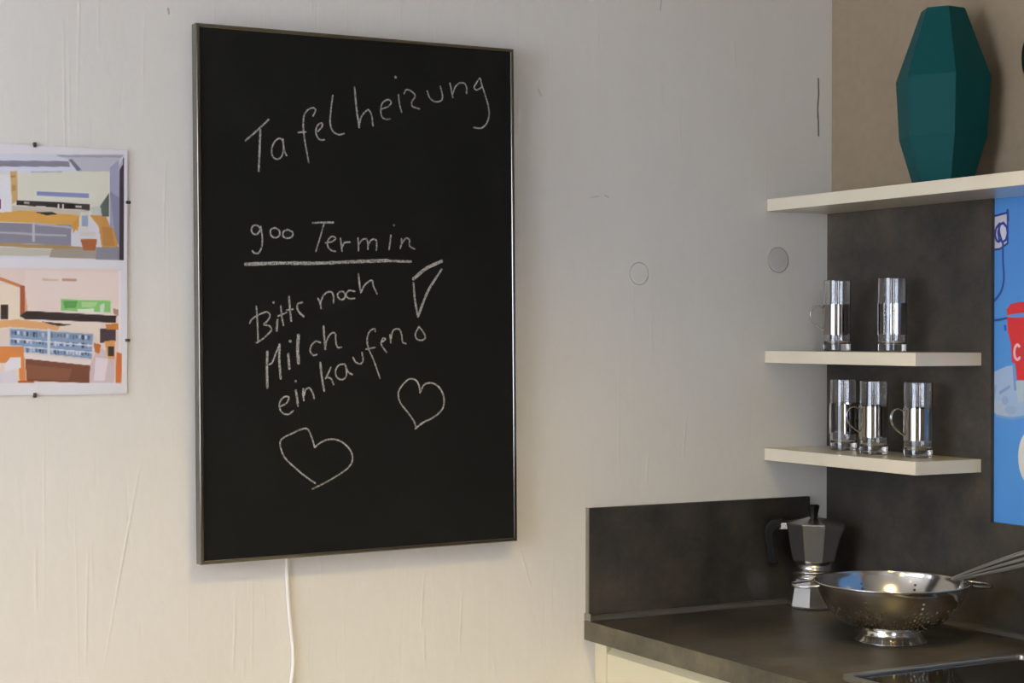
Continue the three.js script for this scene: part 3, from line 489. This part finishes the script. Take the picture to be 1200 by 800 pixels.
// ------------------------------------------------------------------ frameless picture with two kitchen photographs
{
  const x1 = -1.5178, y1 = 1.7635, y0 = 1.3514, w = 0.595, x0 = x1 - w, FZ = 0.006;
  const g = thing('clip_frame', 'frameless clip picture frame with two kitchen photographs on papered wall', 'picture frame', [x0 + w / 2, (y0 + y1) / 2, 0]);
  const h = y1 - y0; part('backing', box(-w / 2 + 0.001, -h / 2 + 0.001, 0.0005, w / 2 - 0.001, h / 2 - 0.001, 0.0036), std({ color: 0xdedbd6, roughness: 0.7 }), g);
  const W = 1200, H = Math.round(W * h / w), [c, x] = canvas(W, H), P = (u, v) => { const p = onPlane(u, v, 'z', 0.004); return [(p.x - x0) / w * W, (y1 - p.y) / h * H]; };
  x.fillStyle = '#e6e4ea'; x.fillRect(0, 0, W, H);
  const poly = (ox, oy, s, col, ...p) => { x.fillStyle = col; x.beginPath(); for (let i = 0; i < p.length; i += 2) { const [a, b] = P(ox + p[i] / s, oy + p[i + 1] / s); i ? x.lineTo(a, b) : x.moveTo(a, b); } x.closePath(); x.fill(); };
  const U = (col, ...p) => poly(0, 160, 5.333, col, ...p), D = (col, ...p) => poly(0, 300, 4.706, col, ...p);
  // upper print: grey and ochre kitchen with island
  U('#dcdde6', -700, 95, 778, 108, 776, 770, -700, 735);
  U('#e3e1d2', -700, 200, 690, 205, 690, 520, -700, 520); U('#dedff0', -700, 95, 440, 140, 500, 215, 100, 225, -700, 215);
  U('#8d8b9d', -700, 140, 432, 150, 440, 185, -700, 182); U('#c5c4cf', 345, 112, 778, 108, 690, 215, 500, 215, 440, 140); U('#77788c', 430, 140, 452, 138, 512, 205, 485, 212); U('#a5a6b6', 345, 112, 778, 112, 760, 128, 380, 124);
  U('#b9b8c4', 195, 215, 390, 213, 390, 220, 195, 222); U('#e9e7ee', -700, 230, 65, 232, 72, 480, -700, 485); U('#d9b27a', 65, 215, 108, 210, 112, 395, 78, 420); U('#b98a4c', 70, 240, 100, 240, 100, 250, 72, 252); U('#c29a5c', 74, 300, 102, 298, 102, 335, 76, 340); U('#7c3a55', -20, 390, 6, 390, 6, 450, -20, 450);
  U('#e4e6d8', 215, 330, 600, 345, 600, 400, 215, 385); U('#8f93c6', 230, 340, 558, 352, 558, 380, 380, 372, 230, 365); U('#2c2528', 106, 395, 565, 420, 565, 458, 106, 425); U('#cbc6c2', 150, 406, 188, 408, 188, 420, 150, 418); U('#cbc6c2', 475, 428, 515, 430, 515, 444, 475, 442); U('#d6d0c8', 225, 428, 290, 432, 290, 442, 225, 440); U('#d8d4d0', 362, 420, 374, 420, 374, 490, 362, 490); U('#d8d4d0', 392, 420, 402, 420, 402, 446, 392, 446);
  U('#d0c4b4', 75, 430, 560, 460, 560, 495, 75, 470); U('#e0ab57', -700, 485, 75, 470, 120, 458, 500, 490, 490, 590, 450, 550, -700, 500); U('#1f1a1e', 215, 468, 330, 470, 360, 485, 290, 488); U('#d9a045', 450, 548, 500, 490, 495, 560, 460, 600);
  U('#8f8d9e', -700, 510, 450, 552, 445, 680, -700, 630); U('#b9b8c4', -700, 560, 420, 612, 418, 624, -700, 572); U('#b9b8c4', 215, 535, 445, 560, 445, 572, 215, 550); U('#c6c4cc', 205, 530, 218, 530, 218, 655, 205, 655);
  U('#b3925f', -700, 628, 445, 682, 600, 700, 600, 740, 320, 700, -700, 650); U('#c9c4b6', -700, 655, 325, 705, 310, 745, -700, 740); U('#a79d92', 325, 705, 620, 690, 745, 690, 745, 770, 310, 752);
  U('#ddd6d4', 505, 470, 560, 470, 560, 585, 505, 585); U('#9db0cc', 515, 490, 552, 490, 552, 560, 515, 560); U('#d9d4d2', 500, 590, 600, 595, 598, 625, 500, 620); U('#b3683c', 505, 640, 610, 640, 598, 712, 525, 708); U('#d39a52', 565, 490, 665, 490, 690, 560, 745, 580, 740, 690, 640, 690, 620, 560); U('#c08a4e', 640, 560, 700, 570, 720, 680, 650, 680); U('#5e6a62', 630, 430, 685, 350, 685, 500, 640, 495); U('#cdd2cc', 570, 440, 630, 430, 640, 490, 575, 490);
  U('#a5a6c2', 690, 190, 748, 140, 750, 600, 690, 560); U('#8e8faa', 690, 340, 748, 380, 748, 690, 720, 600); U('#3a3038', 750, 210, 778, 120, 776, 772, 748, 770); U('#bcbcd0', 738, 210, 770, 130, 772, 170, 745, 215); U('#8d8c99', 610, 690, 748, 690, 748, 770, 600, 768);
  // lower print: warm kitchen with shelves under the counter
  D('#ecd9d2', -700, 55, 672, 70, 672, 702, -700, 700); D('#f0dfd8', 140, 80, 660, 90, 660, 330, 140, 305); D('#f3e3cf', -700, 130, 110, 160, 110, 400, -700, 420); D('#d98a5c', -700, 105, 10, 118, 135, 165, 130, 180, 5, 135, -700, 120); D('#b05c3c', 112, 165, 138, 165, 140, 310, 112, 340); D('#e6b48c', 138, 180, 155, 300, 140, 310);
  D('#3a2c2a', 5, 270, 46, 270, 44, 350, 5, 350); D('#e2c3a8', 235, 122, 325, 128, 325, 138, 235, 134); D('#c8a290', 345, 124, 425, 126, 425, 140, 345, 138);
  D('#8fce7a', 340, 238, 615, 248, 612, 312, 338, 302); D('#5faa58', 350, 250, 430, 245, 420, 285, 360, 290); D('#b7dd9c', 450, 255, 540, 255, 530, 280, 455, 285); D('#e9efe4', 430, 292, 520, 290, 520, 312, 430, 308); D('#d5e8d8', 555, 270, 580, 260, 575, 315, 555, 315);
  D('#332828', 110, 330, 150, 303, 645, 330, 640, 368, 140, 348); D('#f0e2d4', 90, 350, 560, 368, 555, 480, 520, 430, 80, 390); D('#eab078', -700, 400, 100, 350, 340, 378, 320, 410, 60, 392, -700, 460); D('#2a2224', 232, 362, 290, 368, 403, 380, 330, 386, 285, 378);
  D('#e6d8d4', 45, 390, 518, 425, 510, 605, 45, 560); D('#8fa6c8', 58, 402, 515, 432, 508, 568, 58, 520);
  for (let r = 0; r < 3; r++) for (let i = 0; i < 26; i++) { const t = i / 26, X = 64 + t * 440, Y = 412 + t * 28 + r * 44; D(['#dfe6ee', '#5f7798', '#39465e', '#c4d0e0', '#7a94b8'][Math.floor(rnd() * 5)], X, Y, X + rr(7, 14), Y + 1, X + 11, Y + rr(16, 32), X, Y + rr(16, 30)); }
  D('#dfe3ea', 262, 400, 278, 400, 278, 560, 262, 560); D('#dfe3ea', 58, 452, 510, 492, 510, 500, 58, 460); D('#dfe3ea', 58, 492, 510, 530, 510, 538, 58, 500); D('#efe4e2', 130, 540, 512, 578, 508, 606, 130, 565);
  D('#7d4a38', 140, 568, 500, 606, 495, 702, 150, 690); D('#8f5a42', 150, 600, 400, 625, 380, 690, 150, 680); D('#d9c6cc', 500, 600, 545, 500, 640, 560, 632, 702, 495, 702); D('#ecdfe8', 530, 560, 600, 570, 580, 690, 520, 690);
  D('#4a3c44', 555, 400, 640, 400, 640, 470, 555, 480); D('#d9873f', 585, 378, 655, 372, 655, 408, 590, 405); D('#e6a564', 580, 470, 635, 465, 638, 570, 600, 570, 585, 500); D('#3a2f2c', 600, 500, 632, 500, 632, 552, 600, 552); D('#c8763c', 520, 480, 560, 490, 550, 540, 525, 530);
  D('#f3e9ec', 655, 80, 672, 80, 672, 702, 655, 702); D('#d9793f', 645, 530, 675, 540, 672, 702, 640, 702); D('#b58a7c', 628, 290, 655, 295, 655, 330, 630, 320);
  D('#e48f4c', -700, 500, 130, 500, 145, 690, 110, 690, 105, 600, 20, 590, -700, 590); D('#e9e6ee', 60, 560, 115, 558, 118, 620, 30, 640, 25, 600); D('#dfd9e6', -700, 640, 90, 640, 88, 702, -700, 702); D('#b85a28', 100, 690, 190, 690, 190, 702, 100, 702);
  { const [sc, sx] = canvas(400, Math.round(400 * h / w)); sx.imageSmoothingEnabled = true; sx.imageSmoothingQuality = 'high'; sx.drawImage(c, 0, 0, sc.width, sc.height); x.imageSmoothingQuality = 'high'; x.drawImage(sc, 0, 0, W, H); }   // soft focus of the printed photographs
  const pr = new THREE.PlaneGeometry(w - 0.002, h - 0.002); pr.translate(0, 0, 0.004); part('photo_print', pr, std({ map: canvasTex(c), roughness: 0.55 }), g, 'two colour photographs of kitchens');
  const pane = new THREE.PlaneGeometry(w, h); pane.translate(0, 0, 0.0058); part('glass_pane', pane, M.pane, g);
  const clip = (u, v, horiz) => { const p = onPlane(u, v, 'z', FZ), X = p.x - (x0 + w / 2), Y = p.y - (y0 + y1) / 2; part('clip', horiz ? box(X - 0.0025, Y - 0.004, 0.0005, X + 0.0025, Y + 0.004, 0.0075, 0.0008) : box(X - 0.004, Y - 0.0025, 0.0005, X + 0.004, Y + 0.0025, 0.0075, 0.0008), M.greyProfile, g, 'small grey metal clip'); };
  clip(41, 169.5, true); clip(41, 463, true); clip(150.5, 237, false); clip(149.8, 398.5, false); clip(-320, 147, true); clip(-330, 473, true);
}

// ------------------------------------------------------------------ round patches on the papered wall
{
  const W = 128, n = noiseField(W, W, 8, 3, 0.5, 2, 0.4), cap = (r, g, b) => std({ color: new THREE.Color(r, g, b), bumpMap: dataTex(W, W, (i) => { const v = 255 * n[i]; return [v, v, v]; }, false, 1), bumpScale: 0.0006, roughness: 0.75 });
  for (const [u, v, r, m, label] of [[749, 320.5, 0.0225, cap(0.70, 0.68, 0.645), 'round painted wall patch beside the blackboard, smoother and paler'], [912, 304.5, 0.0265, cap(0.60, 0.565, 0.54), 'round greyish wall patch just above the middle shelf end']]) {
    const p = onPlane(u, v, 'z', 0), geo = lathe([[0, 0.0022], [r * 0.8, 0.0021], [r * 0.95, 0.0015], [r, 0], [0, 0]], 40); geo.rotateX(Math.PI / 2); single('wall_patch', geo, m, label, 'wall patch', [p.x, p.y, 0.0003]);
  }
}

renderer.render(scene, camera);
